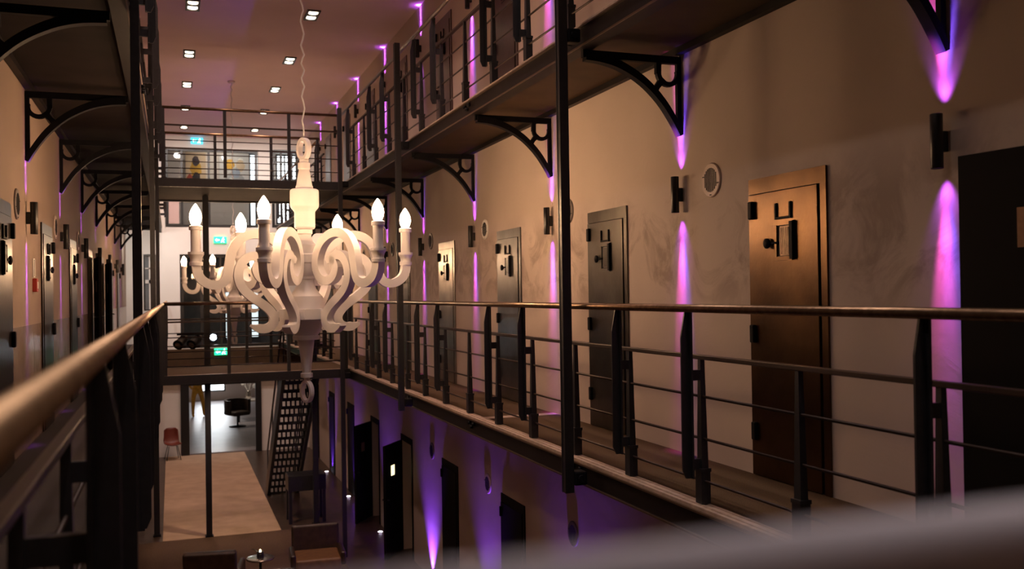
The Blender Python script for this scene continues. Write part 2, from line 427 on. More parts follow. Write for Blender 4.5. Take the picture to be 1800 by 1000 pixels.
railing('upper left railing beyond the far footbridge', (XEL, 19.05, D2+.03), (0,1,0), (1,0,0), 8.4, rail_posts(19.05, 27.45), offset=.155)
xs = XEL+.155; LB = XE-.105-xs
bp = [(.0, True), (.55, False), (1.05, False), (1.6, False), (2.1, False), (LB, True)]
def bridge_rail(label, y, dz, out, up=True, us=None):
    return railing(label, (xs, y, dz), (1,0,0), (0,out,0), LB, us or bp, offset=.0, rods=(.62,.40,.15))
def bridge_railing(label, y, dz, us):
    root = thing('railing', label, 'railing', (xs, y, dz))
    MB().tube([(0,0,1.135),(LB/2,0,1.135),(LB,0,1.135)], .024, 12).build('handrail', M['rail'], root)
    MB().box(0, LB, -.016, .016, .835, .862).build('mid_rail', M['rod'], root)
    for z in (.60, .37, .14): MB().tube([(0,0,z),(LB,0,z)], .0085, 8).build('rod', M['rod'], root)
    for u in us:
        MB().box(u-.026, u+.026, -.026, .026, 0, 1.115).build('post', M['steel'], root)
    return root
bridge_railing('front railing of the middle far footbridge, level with the eye', 15.98, D1+.009, (.03, 1.0, 1.95, LB-.03))
bridge_railing('rear railing of the middle far footbridge', 17.90, D1+.009, (.03, 1.42, 1.85))
bridge_railing('front railing of the upper far footbridge, highest black rail', 16.43, D2+.03, (.03, 1.0, 2.05, LB-.03))
bridge_railing('rear railing of the upper far footbridge', 18.97, D2+.03, (.03, .95, 2.0, LB-.03))
nb = thing('railing', 'out-of-focus pale bar of the near railing across the bottom right', 'railing', (xs, .27, D1+.009))
MB().tube([(0,0,1.146),(LB/2,0,1.146),(LB,0,1.146)], .014, 16).build('handrail', M['grey_cool_light'], nb)
MB().box(0, LB, -.016, .016, .835, .862).build('mid_rail', M['rod'], nb)
for z in (.60, .37, .14): MB().tube([(0,0,z),(LB,0,z)], .0085, 8).build('rod', M['rod'], nb)
for u in (.03, 1.0, 1.95, LB-.03): MB().box(u-.026, u+.026, -.026, .026, 0, 1.115).build('post', M['steel'], nb)

# ------------------------------------------------------------------ tall square posts beside the galleries
def gallery_pole(label, x, y, z0, z1, side, h=.034):
    root = thing('gallery_post', label, 'post', (x, y, z0))
    mb = MB(); L = z1-z0
    mb.box(-h, h, -h, -h+.012, 0, L); mb.box(-h, h, h-.012, h, 0, L); mb.box(-.006, .006, -h+.012, h-.012, 0, L)
    mb.box(-h+.004, -.006, -h+.012, h-.012, 0, L) ; mb.box(.006, h-.004, -h+.012, h-.012, 0, L)
    mb.build('shaft', M['steel'], root)
    for dz in (D1, D2):
        if z0-.1 < dz < z1 and side:
            mb = MB(); zz = dz-.10-z0
            x0, x1 = sorted((side*h, side*(h+.10)))
            mb.bbox(x0, x1, -.05, .05, zz-.05, zz+.05, .012)
            mb.tube([((x0+x1)/2,-.07,zz),((x0+x1)/2,.07,zz)], .028, 10)
            mb.build('clamp', M['iron'], root)
    return root
for i, y in enumerate((6.30, 11.56, 15.86)):
    gallery_pole(['nearest tall black post on the right, between the dark grey and slate grey doors', 'second tall black post on the right, right of the chandelier', 'third tall black post on the right at the far footbridge'][i], XE-.218, y, -1.45 if i < 2 else GZ, 3.14, 1)
for i, y in enumerate((6.35, 11.6, 15.88)):
    gallery_pole(['nearest tall black post on the left, crossing the left handrail', 'second tall black post on the left, just right of the nearest', 'third tall black post on the left at the far footbridge'][i], -.200, y, -1.45, 3.14, 0, .027)
def far_pole(label, x, y, z0, z1, r=.055):
    root = thing('steel_column', label, 'column', (x, y, z0))
    MB().box(-r, r, -r, r, 0, z1-z0).build('shaft', M['steel'], root)
    MB().box(-r-.02, r+.02, -r-.02, r+.02, 0, .02).build('base_plate', M['iron'], root)
far_pole('slim black column at mid-span of the far footbridges, left of the chandelier', .60, 18.15, GZ+.012, D2-.12, .052)
far_pole('slim black column beside the black stair', 2.56, 18.35, GZ, D2-.12, .05)
far_pole('slim black column at the left end of the far footbridge', -.30, 18.6, GZ, D1-.12, .05)

# ------------------------------------------------------------------ arched brackets
def make_bracket(label, loc, side):
    """side +1: on right wall, arms reach towards -x"""
    root = thing('gallery_bracket', label, 'bracket', loc)
    s = -side
    fr = lambda u, v, h: (s*u, h, v)            # u distance from wall, v height (0 = soffit)
    R = .80
    MB().ribbon([(.017, -.585), (.017, -.01)], .034, .034, fr).build('wall_bar', M['iron'], root)
    MB().ribbon([(.0, -.028), (R+.02, -.028)], .056, .04, fr).build('top_bar', M['iron'], root)
    arc = smooth_pts([(.005,-.60),(.06,-.50),(.17,-.345),(.32,-.205),(.50,-.105),(.66,-.06),(R,-.045)], 6)
    MB().ribbon(arc, [.040+.028*q/(len(arc)-1) for q in range(len(arc))], .07, fr).build('arch', M['iron'], root)
    mb = MB()
    c = (.105, -.13); r = .085
    ring = [(c[0]+r*math.cos(t), c[1]+r*math.sin(t)) for t in [PI + k*PI/12 for k in range(-1, 14)]]
    mb.ribbon(ring, .036, .036, fr)
    mb.ribbon([(.192,-.14),(.19,-.05)], .042, .036, fr)
    mb.ribbon([(.150,-.175),(.20,-.235),(.235,-.275)], [.055,.04,.06], .036, fr)
    mb.build('scroll', M['iron'], root)
    return root
R_BR = ['upper right corner, tip just above the nearest wall lamp', 'second arched iron bracket on the right, joining the nearest tall post', 'third arched iron bracket on the right, left of the nearest tall post', 'fourth arched iron bracket on the right, beside the second tall post']
for i, y in enumerate(LAMP_Y):
    lab = ('arched iron bracket in the ' + R_BR[0]) if i == 0 else R_BR[i] if i < 4 else '%s arched iron bracket under the upper right walkway, counted from the camera' % ORD[i]
    if i == 0: br = make_bracket(lab, (XW-.002, y, D2-.172), 1)
    else: dup(br, (XW-.002, y, D2-.172), lab)
for i, y in enumerate(LAMP_Y[1:]):
    lab = ['huge dark arched bracket under the left soffit in the top left corner', 'second arched bracket on the left, lit blue along its lower edge', 'third arched bracket on the left, below the dark soffit'][i] if i < 3 else '%s arched bracket under the upper left walkway, counted from the camera' % ORD[i]
    if i == 0: bl = make_bracket(lab, (XLW+.002, y, D2-.172), -1)
    else: dup(bl, (XLW+.002, y, D2-.172), lab)

# ------------------------------------------------------------------ wall lamps
VIO = (.50, .09, 1.0); PINK = (.95, .10, .75); BLUE = (.16, .08, 1.0)
def make_lamp(label, loc, side):
    root = thing('wall_lamp', label, 'lamp', loc)
    s = -side; x = s*.062
    MB().lathe([(.026,-.134),(.030,-.138),(.031,-.136),(.031,.136),(.030,.138),(.026,.134)], (x,0,0), 24).build('tube_body', M['lamp'], root)
    MB().bbox(min(0,s*.036), max(0,s*.036), -.016, .016, -.052, .052, .004).build('wall_mount', M['lamp'], root)
    mb = MB(); mb.lathe([(0,-.133),(.026,-.133)], (x,0,0), 20); mb.lathe([(0,.133),(.026,.133)], (x,0,0), 20)
    mb.build('lens', M['lens_violet'], root)
    return root
def lamp_lights(loc, side, near, p=1.0):
    s = -side; x = loc[0]+s*.058
    for sg in (1, -1):
        cols = [(PINK, .010, 1.0), (BLUE, -.010, .75)] if near else [(VIO, 0, 1.25)]
        z = loc[2]+sg*.142
        for c, dy, w in cols:
            light('SPOT', 'wall_lamp_beam', (x, loc[1]+dy, z), 190*p*w, c, dir=(side*.095, dy*3.2, sg), spot_size=math.radians(17), spot_blend=1.0, shadow_soft_size=.02)
            light('SPOT', 'wall_lamp_beam', (x, loc[1]+dy, z), 4*p*w, c, dir=(side*.36, dy*4, sg), spot_size=math.radians(28), spot_blend=1.0, shadow_soft_size=.008)
        light('SPOT', 'wall_lamp_spill', (x, loc[1], z), 8*p, VIO, dir=(side*.25, 0, sg), spot_size=math.radians(60), spot_blend=1.0, shadow_soft_size=.012)
LZ1 = .731
RM = ['nearest black tube lamp on the right wall, beside the open black door', 'black tube lamp between the rust-brown door and the dark grey door', 'black tube lamp on the right wall just left of the nearest tall post', 'black tube lamp beside the bright white round vent']
for i, y in enumerate(LAMP_Y):
    lab = RM[i] if i < 4 else '%s black tube lamp along the right middle wall, counted from the camera' % ORD[i]
    lamp = make_lamp(lab, (XW, y, LZ1), 1) if i == 0 else dup(lamp, (XW, y, LZ1), lab)
    lamp_lights((XW, y, LZ1), 1, i < 5)
for i, y in enumerate(LAMP_Y[2:]):
    lab = '%s black tube lamp on the upper right wall, counted from the camera' % ORD[i]
    dup(lamp, (XW, y, 3.82), lab)
    lamp_lights((XW, y, 3.82), 1, i < 2, 2.0)
for i, y in enumerate(LAMP_Y[1:]):
    lab = '%s black tube lamp along the left middle wall, counted from the camera' % ORD[i]
    lampl = make_lamp(lab, (XLW, y, .70), -1) if i == 0 else dup(lampl, (XLW, y, .70), lab)
    lamp_lights((XLW, y, .70), -1, False, .8)

# ------------------------------------------------------------------ round wall vents
def make_vent(name, label, loc, side, m):
    root = thing(name, label, 'vent', loc)
    s = -side
    MB().lathe([(0,0),(.125,0),(.125,s*.008),(.118,s*.014),(0,s*.014)], (0,0,0), 40, 'x', smooth=False).build('cover', m, root)
    mb = MB()
    for k in range(-4, 5):
        w = math.sqrt(max(.0, .088**2-(k*.018)**2))
        mb.box(min(s*.0142,s*.0165), max(s*.0142,s*.0165), k*.018-.004, k*.018+.004, -w, w)
    mb.build('slots', M['black'], root)
    mb = MB()
    for a, b in ((.095,.03),(-.095,-.03),(0,-.108)): mb.box(min(s*.0142,s*.017), max(s*.0142,s*.017), a-.012, a+.012, b-.003, b+.003)
    mb.build('clip', M['black'], root)
    return root
for i, y in enumerate(VENT_Y):
    lab = ['off-white round slotted vent left of the rust-brown door', 'dark grey round vent right of the nearest tall post', 'bright white round vent beside a tube lamp'][i] if i < 3 else '%s round vent along the right middle wall, counted from the camera' % ORD[i]
    make_vent('wall_vent', lab, (XW, y, .795), 1, [M['vent'], M['vent_dark'], M['vent_bright']][i] if i < 3 else M['vent_dark'])
for i, y in enumerate((8.45, 11.1, 13.7)):
    make_vent('wall_vent', '%s round vent on the left wall, counted from the left edge' % ORD[i], (XLW, y, .77), -1, M['vent_dark'] if i == 0 else M['vent'])
for i, y in enumerate((8.57, 11.24, 13.93)):
    make_vent('wall_vent', ['nearest dark round vent low on the ground-floor right wall', 'round vent left of the nearest ground-floor door', 'round vent left of the second ground-floor door'][i], (XW, y, -2.385), 1, [M['vent_dark'], M['vent'], M['vent_dark']][i])

# ------------------------------------------------------------------ cell doors
ND = [0]
def cell_door(label, y, dz, side, m, detail=True, closed=True, angle=0, leaf_m=None, lit=False, flat=False):
    """door in the wall plane; y = centre.  Local x points out of the wall, local y along the wall away from the camera."""
    ND[0] += 1
    root = thing('door_%d' % ND[0], label, 'door', ((XW if side > 0 else XLW), y, dz), 0, kind='structure')
    s = -side
    def b(mb, x0, x1, y0, y1, z0, z1, bev=0):
        x0, x1 = sorted((s*x0, s*x1))
        return mb.bbox(x0, x1, y0, y1, z0, z1, bev) if bev else mb.box(x0, x1, y0, y1, z0, z1)
    w = DW/2
    mb = MB(); b(mb, .002, .016, -w, w, DH-.10, DH); b(mb, .002, .016, -w, -w+.055, 0, DH-.10)
    if not closed: b(mb, .002, .016, w-.05, w, 0, DH-.10)
    mb.build('frame', m, root)
    if closed:
        b(MB(), .001, .004, -w+.055, -w+.075, 0, DH-.10).build('gap', M['black'], root)
        lf = b(MB(), .002, .022, -w+.075, w-.005, .005, DH-.105, .003).build('leaf', m, root)
        b(MB(), .0, .003, -w, w, DH-.105, DH-.10).build('gap', M['black'], root)
        for z in (1.775, .95, .30) if detail else (1.775,):
            mb = MB(); b(mb, .02, .05, w-.075, w-.03, z-.06, z+.06, .008); mb.build('hinge', M['iron'], root)
        if detail:
            hw = .14 if True else 0
            # card holder: a U of three bars
            mb = MB(); b(mb, .022, .034, .075, .09, 1.695, 1.80); b(mb, .022, .034, -.075, -.06, 1.695, 1.80); b(mb, .022, .034, -.06, .075, 1.695, 1.71)
            mb.build('card_holder', M['iron'], root)
            mb = MB()
            b(mb, .022, .040, -.105, .105, 1.655, 1.68); b(mb, .022, .034, -.085, .09, 1.43, 1.455)
            b(mb, .022, .036, .07, .09, 1.455, 1.655)
            h = mb.build('hatch_frame', m, root)
            mb = MB(); b(mb, .023, .028, -.06, .07, 1.455, 1.655); mb.build('hatch_recess', M['black'], h)
            mb = MB()
            for k in range(6): b(mb, .026, .036, -.056+k*.016, -.046+k*.016, 1.47, 1.64)
            b(mb, .024, .030, -.06, .04, 1.46, 1.65)
            mb.build('hatch_grille', M['hatch'] if m is M['door_rust'] else m, h)
            b(MB(), .022, .046, -.105, -.075, 1.435, 1.675).build('hatch_bolt', M['iron'], h)
            mb = MB(); mb.tube([(s*.03,.05,1.545),(s*.03,.15,1.545)], .010, 8); mb.lathe([(0,0),(.022,.006),(.034,.014),(.034,.026),(.012,.034),(0,.036)], (s*.022,.165,1.545), 14, 'x') if s > 0 else mb.lathe([(0,0),(.022,-.006),(.034,-.014),(.034,-.026),(.012,-.034),(0,-.036)], (s*.022,.165,1.545), 14, 'x')
            mb.build('latch_knob', M['iron'], root)
    else:
        # open leaf hinged at the far edge
        lf = MB().bbox(0, .045, -(DW-.07), 0, .01, DH-.11, .004).build('leaf', leaf_m or M['door_black'], root)
        lf.location = (s*.03, w-.01, 0)
        lf.rotation_euler = (0, 0, s*math.radians(angle))
        if s < 0: lf.rotation_euler = (0, 0, -math.radians(angle)); lf.location = (s*.03, w-.01, 0)
        mb = MB()
        if flat: mb.box(.045, .052, -.41, -.28, 1.42, 1.60)
        else: mb.box(-.004, .049, -.50, -.36, 1.35, 1.52)
        hs = mb.build('hatch', M['lit_plate'] if lit else M['hatch'], lf)
        mb = MB(); mb.tube([(-.04,-.66,.98),(.085,-.66,.98)], .012, 8); mb.tube([(-.04,-.66,.98),(-.04,-.56,.98)], .012, 8)
        if not flat: mb.build('lever_handle', M['steel'], lf)
    return root
# open black door leaf folded back against the wall beside the nearest lamp
cell_door('open black cell door folded back against the wall at right edge', DOOR_Y[0], D1, 1, M['door_black'], closed=False, angle=176, flat=True)
RD = [('rust-brown steel cell door with hatch, largest on the right', 'door_rust'), ('dark grey steel cell door right of the nearest tall post', 'door_dark'), ('slate grey steel cell door left of the nearest tall post', 'door_slate'), ('narrow pale-topped steel cell door right of the second tall post', 'door_pale')]
for i in range(1, 10):
    lab, mm = RD[i-1] if i <= 4 else ('%s closed cell door along the right middle wall, counted from the camera' % ORD[i-1], 'door_dark')
    cell_door(lab, DOOR_Y[i], D1, 1, M[mm], detail=i < 7)
for i in range(3, 9):
    cell_door('%s dark cell door on the upper right wall, counted from the camera' % ORD[i-3], DOOR_Y[i], D2, 1, M['door_up'], detail=i < 6)
for i in range(2, 9):
    if (i, D1) in OPEN_L:
        cell_door('black cell door standing open on the left wall, %s of two' % ('nearer' if i == 5 else 'farther'), DOOR_Y[i], D1, -1, M['door_left'], closed=False, angle=9)
    else:
        cell_door('%s closed grey cell door on the left wall, counted from the camera' % ORD[[2,3,4,7,8].index(i)], DOOR_Y[i], D1, -1, M['door_left'], detail=i < 5)
for i in range(3, 10):
    if (i, GZ) in OPEN_R:
        cell_door('black ground-floor door standing open, %s' % ('with a small lit hatch window' if i == 5 else 'farther of the two by the floor uplights'), DOOR_Y[i], GZ, 1, M['door_black'], closed=False, angle=36, lit=(i == 5))
    else:
        cell_door('%s closed dark door on the ground-floor right wall' % ORD[[3,4,7,8,9].index(i)], DOOR_Y[i], GZ, 1, M['door_black'], detail=False)
# two small fittings on the left wall
t = thing('switch_plate', 'pale vertical switch plate on the left wall', 'switch', (XLW, 9.40, .285))
MB().bbox(0, .012, -.045, .045, -.085, .085, .004).build('plate', M['vent_bright'], t); MB().box(.012, .02, -.014, .014, -.075, .075).build('rocker', M['cream'], t)
t = thing('fire_call_point', 'small red fire alarm box under the switch plate', 'alarm', (XLW-.003, 9.40, .13))
MB().bbox(0, .04, -.05, .05, -.06, .06, .006).build('box', M['red'], t); MB().box(.04, .043, -.03, .03, -.03, .03).build('button', M['cream'], t)

# ------------------------------------------------------------------ chandeliers
K = 1/187.0
def zc(y): return 1.498-(y-240)*.00535
def make_chandelier(label, loc):
    root = thing('chandelier', label, 'chandelier', loc)
    # cord to the ceiling and rose
    pts = []
    z = 1.50; i = 0
    while z < CZ-.03:
        a = (.014 if i > 1 else .003)
        pts.append((a*math.sin(i*PI/2+.3*math.sin(i*.7)), a*.6*math.cos(i*1.3), z)); z += .045 + .012*math.sin(i*.37); i += 1
    pts.append((0,0,CZ-.02))
    MB().tube(pts, .0075, 8).build('cord', M['paper'], root)
    MB().lathe([(0,CZ-.045),(.06,CZ-.04),(.075,CZ-.02),(.075,CZ-.001),(0,CZ-.001)], n=24).build('ceiling_rose', M['vent'], root)
    # hanging ring and bottom ring: flat bands
    for nm, yc, ry, th, wd in (('hanging_ring', 262, 20, .034, .05), ('finial_ring', 688, 20, .028, .045)):
        Zc = zc(yc); r = ry*.00535-th/2
        a = math.radians(-62)
        ca, sa = math.cos(a), math.sin(a)
        fr = lambda u, v, h: (ca*u - sa*h, sa*u + ca*h, Zc+v)
        MB().ribbon([(r*.8*math.cos(2*PI*k/32), r*math.sin(2*PI*k/32)) for k in range(32)], th, wd, fr, closed=True).build(nm, M['paper'], root, bevel=.004)
    prof = [(0,281),(8,281),(8,286),(10.5,287),(10.5,297),(9,299),(9.5,301),(14,327),(15,328),(15,332),(22,333),(24.5,335),(25,338),(25,362),(23.5,366),(18.5,372),(18,374),(18,400),(16,403),(13,404),(13,411),(11,413),(11,417),(13.5,424),(19,429),(20.5,431),(21,446),(23,448),(23,462),(21,463.5),(21,472),(18,484),(16.2,486),(16.2,490),(14.5,491.5),(15,497),(18.5,508),(24,516),(29,521),(31,528),(31,543),(31,562),(29,563),(28.5,570),(26,581),(20,589.5),(23,590),(23.5,593.5),(23,597),(14,598),(13.5,603),(7.5,655),(10.5,656),(10.5,663),(5,664.5),(5,670),(0,670)]
    mb = MB(); mb.lathe([(r*.00535, zc(y)) for r, y in prof], n=40)
    o = mb.build('centre_column', M['paper'], root)
    sm = o.data; 
    for p in sm.polygons: p.use_smooth = True
    md = o.modifiers.new('split', 'EDGE_SPLIT'); md.split_angle = math.radians(28)
    ap = .235/math.cos(PI/6)
    MB().prism([(ap*math.cos(math.radians(20+60*k)), ap*math.sin(math.radians(20+60*k))) for k in range(6)], zc(561), zc(543), lambda u,v,h: (u,v,h)).build('hexagon_block', M['paper'], root)
    # arm: U under the candle, big volute, and lower S scroll
    upper = smooth_pts([(1.01,.30),(1.0,.225),(.965,.16),(.90,.118),(.83,.108),(.765,.135),(.73,.20),(.712,.30),(.685,.42),(.61,.525),(.50,.572),(.375,.555),(.265,.485),(.195,.375),(.185,.265),(.235,.175),(.325,.135),(.42,.165),(.465,.24),(.445,.30),(.395,.335),(.345,.31)], 5)
    lower = smooth_pts([(.40,.285),(.43,.35),(.50,.368),(.575,.325),(.615,.24),(.615,.15),(.575,.065),(.50,-.005),(.415,-.065),(.345,-.125),(.302,-.195),(.315,-.262),(.375,-.298),(.45,-.293),(.515,-.268)], 5)
    upper = [(u*.966, v) for u, v in upper]; lower = [(u*.985, v) for u, v in lower]
    th = [.082]*len(upper)
    for i in range(12): th[-1-i] = .055 + (.082-.055)*i/12
    tl = [.082]*len(lower)
    for i in range(6): tl[-1-i] = .02+.06*i/6
    arms = []
    for k in range(6):
        a = math.radians(-10+60*k)                # measured from +image-right, towards the camera positive
        # image-right direction in world = (cos yaw, -sin yaw); towards camera = -(sin yaw, cos yaw)
        yaw = .131
        wa = math.atan2(-math.sin(yaw)*math.cos(a)-math.cos(yaw)*math.sin(a), math.cos(yaw)*math.cos(a)-math.sin(yaw)*math.sin(a))
        if k == 0:
            mb = MB(); fr = lambda u, v, h: (u, h, v)
            mb.ribbon(upper, th, .078, fr); mb.ribbon(lower, tl, .078, fr)
            # square peg into the block
            mb.ribbon([(.20,-.165),(.31,-.175)], .06, .05, fr)
            A = mb.build('arm', M['paper'], root, bevel=.004)
            R_ = 1.01*.966
            cp = [(0,.285),(.058,.285),(.060,.315),(.052,.318),(.050,.335),(.055,.36),(.068,.382),(.070,.385),(.070,.408),(.046,.409),(.0455,.605),(.058,.606),(.060,.612),(.060,.642),(.05,.645),(0,.645)]
            cup = MB().lathe(cp, (R_,0,0), 28).build('candle_holder', M['paper'], A)
            md = cup.modifiers.new('split', 'EDGE_SPLIT'); md.split_angle = math.radians(28)
            bulbp = [(.028,.645),(.040,.665),(.050,.695),(.0535,.725),(.050,.755),(.040,.785),(.026,.81),(.012,.832),(0,.845)]
            bl_ = MB().lathe(bulbp, (R_,0,0), 20).build('flame_bulb', M['bulb'], A)
            A.rotation_euler = (0,0,wa)
        else:
            B = A.copy(); COL.objects.link(B); B.parent = root; B.rotation_euler = (0,0,wa)
            for ch in list(A.children):
                c = ch.copy(); COL.objects.link(c); c.parent = B
    return root
ch = make_chandelier('large white scroll-armed chandelier with six glowing flame bulbs', (1.185, 9.0, 0))
dup(ch, (1.22, 20.45, 0), 'smaller-looking blurred white chandelier hanging behind the far footbridge')

# ------------------------------------------------------------------ ceiling downlights
DLY = [.6, 3.6, 6.55, 9.45, 12.35, 15.25, 18.33, 21.0, 23.6, 26.2]
def make_downlight(label, loc, rz=0):
    root = thing('ceiling_downlight', label, 'downlight', loc, rz)
    mb = MB()
    for a in (-.165, .165):
        pass
    mb.box(-.105, .105, -.27, -.235, -.022, 0); mb.box(-.105, .105, .235, .27, -.022, 0)
    mb.box(-.105, -.075, -.235, .235, -.022, 0); mb.box(.075, .105, -.235, .235, -.022, 0)
    mb.box(-.075, .075, -.04, .04, -.018, 0)
    mb.build('trim_frame', M['frame'], root)
    for a in (-.135, .135):
        MB().lathe([(0,-.012),(.066,-.012),(.074,-.018),(.074,-.001),(0,-.001)], (0,a,0), 24).build('lamp_head', M['lens_warm'], root)
    return root
WARM = (1.0, .63, .50); COOL = (1.0, .80, .72)
k = 0
for row, x in ((0, .355), (1, 2.165)):
    for i, y in enumerate(DLY):
        if i >= 5:
            lab = '%s twin ceiling downlight of the %s row, counted from the camera' % (ORD[i-5], 'left' if row == 0 else 'right')
            dl = make_downlight(lab, (x, y, CZ-.001)) if k == 0 else dup(dl, (x, y, CZ-.001), lab); k += 1
        light('SPOT', 'downlight_beam', (x, y, CZ-.06), 200*(.62 if i < 3 else 1), COOL if i < 3 else WARM, dir=(0,0,-1), spot_size=math.radians(112), spot_blend=1.0, shadow_soft_size=.07)

# ------------------------------------------------------------------ ground floor: uplights
def make_uplight(label, loc):
    root = thing('floor_uplight', label, 'uplight', loc)
    MB().lathe([(0,0),(.06,0),(.06,.006),(.045,.008),(0,.008)], n=20).build('rim', M['chrome'], root)
    MB().lathe([(0,.008),(.042,.008),(.03,.016),(0,.018)], n=20).build('lens', M['lens_white'], root)
    return root
UPY = [8.6, 11.4, 14.25, 17.25, 20.55, 23.65]
for i, y in enumerate(UPY):
    if i >= 3:
        up = make_uplight(['nearest round floor uplight by the ground-floor wall', 'second round floor uplight, between the open doors', 'farthest round floor uplight near the stair'][i-3], (3.57, y, GZ)) if i == 3 else dup(up, (3.57, y, GZ), ['nearest', 'second round floor uplight, between the open doors', 'farthest round floor uplight near the stair'][i-3])
    light('SPOT', 'floor_uplight_beam', (3.60, y-.25, GZ+.06), 400, (.24, .055, 1.0), dir=(.12,0,1), spot_size=math.radians(70), spot_blend=1.0, shadow_soft_size=.02)
    light('SPOT', 'floor_uplight_beam', (3.62, y-.25, GZ+.06), 30, (.25, .12, 1.0), dir=(.08,0,1), spot_size=math.radians(20), spot_blend=.9, shadow_soft_size=.02)

# ------------------------------------------------------------------ black stair down from the footbridge
def stair():
    root = thing('staircase', 'steep black steel stair with pierced risers under the far footbridge', 'stairs', (2.27, 21.7, GZ))
    N = 16; H = D1-GZ-.03; RUN = 3.58
    w = .30
    for sx in (-1, 1):
        mb = MB(); P = [(0,0),(.30,0),(RUN+.1,H-.24),(RUN+.1,H),(RUN-.2,H),(0,.22)]
        mb.prism(P, sx*(w+.015)-.03, sx*(w+.015)+.03, lambda u,v,h: (h,-u,v)); mb.build('stringer', M['steel'], root)
        mb = MB(); mb.tube([(sx*w,-.05,.95),(sx*w,-RUN,H+.95)], .018, 10)
        for q in (.02, .35, .68, .98): mb.tube([(sx*w,-q*RUN,q*H),(sx*w,-q*RUN-.0,q*H+.95)], .014, 8)
        mb.build('stair_rail', M['steel'], root)
    for k in range(N):
        z = (k+1)*H/(N+1); u = .12+k*(RUN-.1)/N
        MB().box(-w+.015, w-.015, -u-.24, -u, z-.02, z).build('tread', M['steel'], root)
        mb = MB(); z0 = z-H/(N+1)
        mb.box(-w+.015, w-.015, -u-.012, -u, z0, z0+.03); mb.box(-w+.015, w-.015, -u-.012, -u, z-.06, z-.021)
        for q in range(7):
            xx = -w+.015+q*(2*w-.03-.035)/6; mb.box(xx, xx+.035, -u-.012, -u, z0+.03, z-.06)
        mb.build('pierced_riser', M['steel'], root)
stair()
t = thing('hall_table', 'black box-topped table on posts at the foot of the stair', 'table', (2.42, 18.75, GZ))
MB().bbox(-.36, .36, -.25, .25, .62, .92, .01).build('box_top', M['steel'], t)
for a in (-.32, .32):
    for b_ in (-.21, .21): MB().box(a-.03, a+.03, b_-.03, b_+.03, 0, .62).build('leg', M['steel'], t)

# ------------------------------------------------------------------ armchairs, side table, red chair
def armchair(label, loc, rz, seat_m):
    root = thing('armchair', label, 'armchair', loc, rz)       # faces local -y
    MB().bbox(-.34, .34, -.33, .33, .22, .42, .04, 3).build('seat', seat_m, root)
    b = MB().bbox(-.365, .365, .0, .12, .0, .52, .035, 3).build('backrest', M['leather'], root); b.location = (0,.25,.28); b.rotation_euler = (math.radians(-9),0,0)
    for sx in (-1, 1):
        MB().bbox(sx*.37-.04, sx*.37+.04, -.32, .28, .30, .50, .03, 3).build('armrest', M['leather'], root)
        for yy in (-.28, .28): MB().frustum((sx*.32,yy,0), .015, .015, (sx*.30,yy*.93,.23), .022, .022).build('leg', M['chrome'], root)
    return root
G1 = GZ+.012
armchair('dark brown leather armchair seen from behind at the bottom left', (.53, 14.35, G1), math.radians(170), M['leather'])
armchair('dark leather armchair facing the camera, right of the candle table', (2.05, 14.65, G1), math.radians(-4), M['tan'])
t = thing('side_table', 'small round side table between the two leather armchairs', 'table', (1.20, 14.55, G1))
MB().lathe([(0,.455),(.20,.455),(.205,.465),(.205,.475),(.19,.48),(0,.48)], n=32).build('table_top', M['chrome'], t)
MB().lathe([(.02,.02),(.02,.455),(.03,.455)], n=14).build('stem', M['steel'], t)
MB().lathe([(0,0),(.15,0),(.15,.012),(.02,.025),(0,.025)], n=24).build('base', M['steel'], t)
t = thing('candle_holder', 'small black candle holder with lit candle on the side table', 'candle', (1.20, 14.55, G1+.48))
MB().lathe([(0,0),(.05,0),(.055,.01),(.045,.09),(.038,.09),(.04,.02),(0,.02)], n=18).build('cup', M['steel'], t)
MB().tube([(-.04,0,.085),(-.09,0,.13),(-.13,0,.13)], .006, 8).build('handle', M['steel'], t)
MB().lathe([(.012,.06),(.016,.08),(.012,.105),(0,.125)], n=10).build('flame', M['flame'], t)
t = thing('low_table', 'low glass-topped table at the bottom edge between the armchairs', 'table', (1.32, 13.75, G1))
MB().bbox(-.30, .30, -.30, .30, .40, .42, .006).build('table_top', M['chrome'], t)
for a in (-.27, .27):
    for b_ in (-.27, .27): MB().box(a-.015, a+.015, b_-.015, b_+.015, 0, .40).build('leg', M['steel'], t)
o = MB().bbox(1.25, 1.43, 13.78, 14.02, G1+.421, G1+.432, .003).build('paper_menu', M['cream']); tag(o, 'pale folded sheet lying on the low table', 'paper')
def shell_chair():
    root = thing('chair', 'rust-red shell chair on thin legs against the far wall', 'chair', (-.02, 27.1, GZ+.016), math.radians(10)); root.scale = (.92,.92,.92)
    n = 10; mb = MB(); rows = []
    prof = [(-.24,.44),(-.20,.42),(0,.41),(.17,.43),(.23,.50),(.26,.66),(.29,.84),(.295,.90)]
    for j, (y, z) in enumerate(prof):
        w = .22 if j < 5 else .22-.01*(j-4)
        if j == len(prof)-1: w = .13
        rows.append([mb.bm.verts.new((w*(2*i/n-1), y-(.05*(2*i/n-1)**2 if j > 4 else 0), z+(.05*(2*i/n-1)**2 if j <= 4 else 0))) for i in range(n+1)])
    for A, B in zip(rows, rows[1:]):
        for i in range(n): f = mb.bm.faces.new([A[i],A[i+1],B[i+1],B[i]]); f.smooth = True
    s = mb.build('seat_shell', M['red_chair'], root); md = s.modifiers.new('t', 'SOLIDIFY'); md.thickness = .015
    for sx in (-1,1):
        for y in (-.2,.2): MB().tube([(sx*.12,y*.5,.405),(sx*.2,y,0)], .011, 8).build('leg', M['steel'], root)
shell_chair()

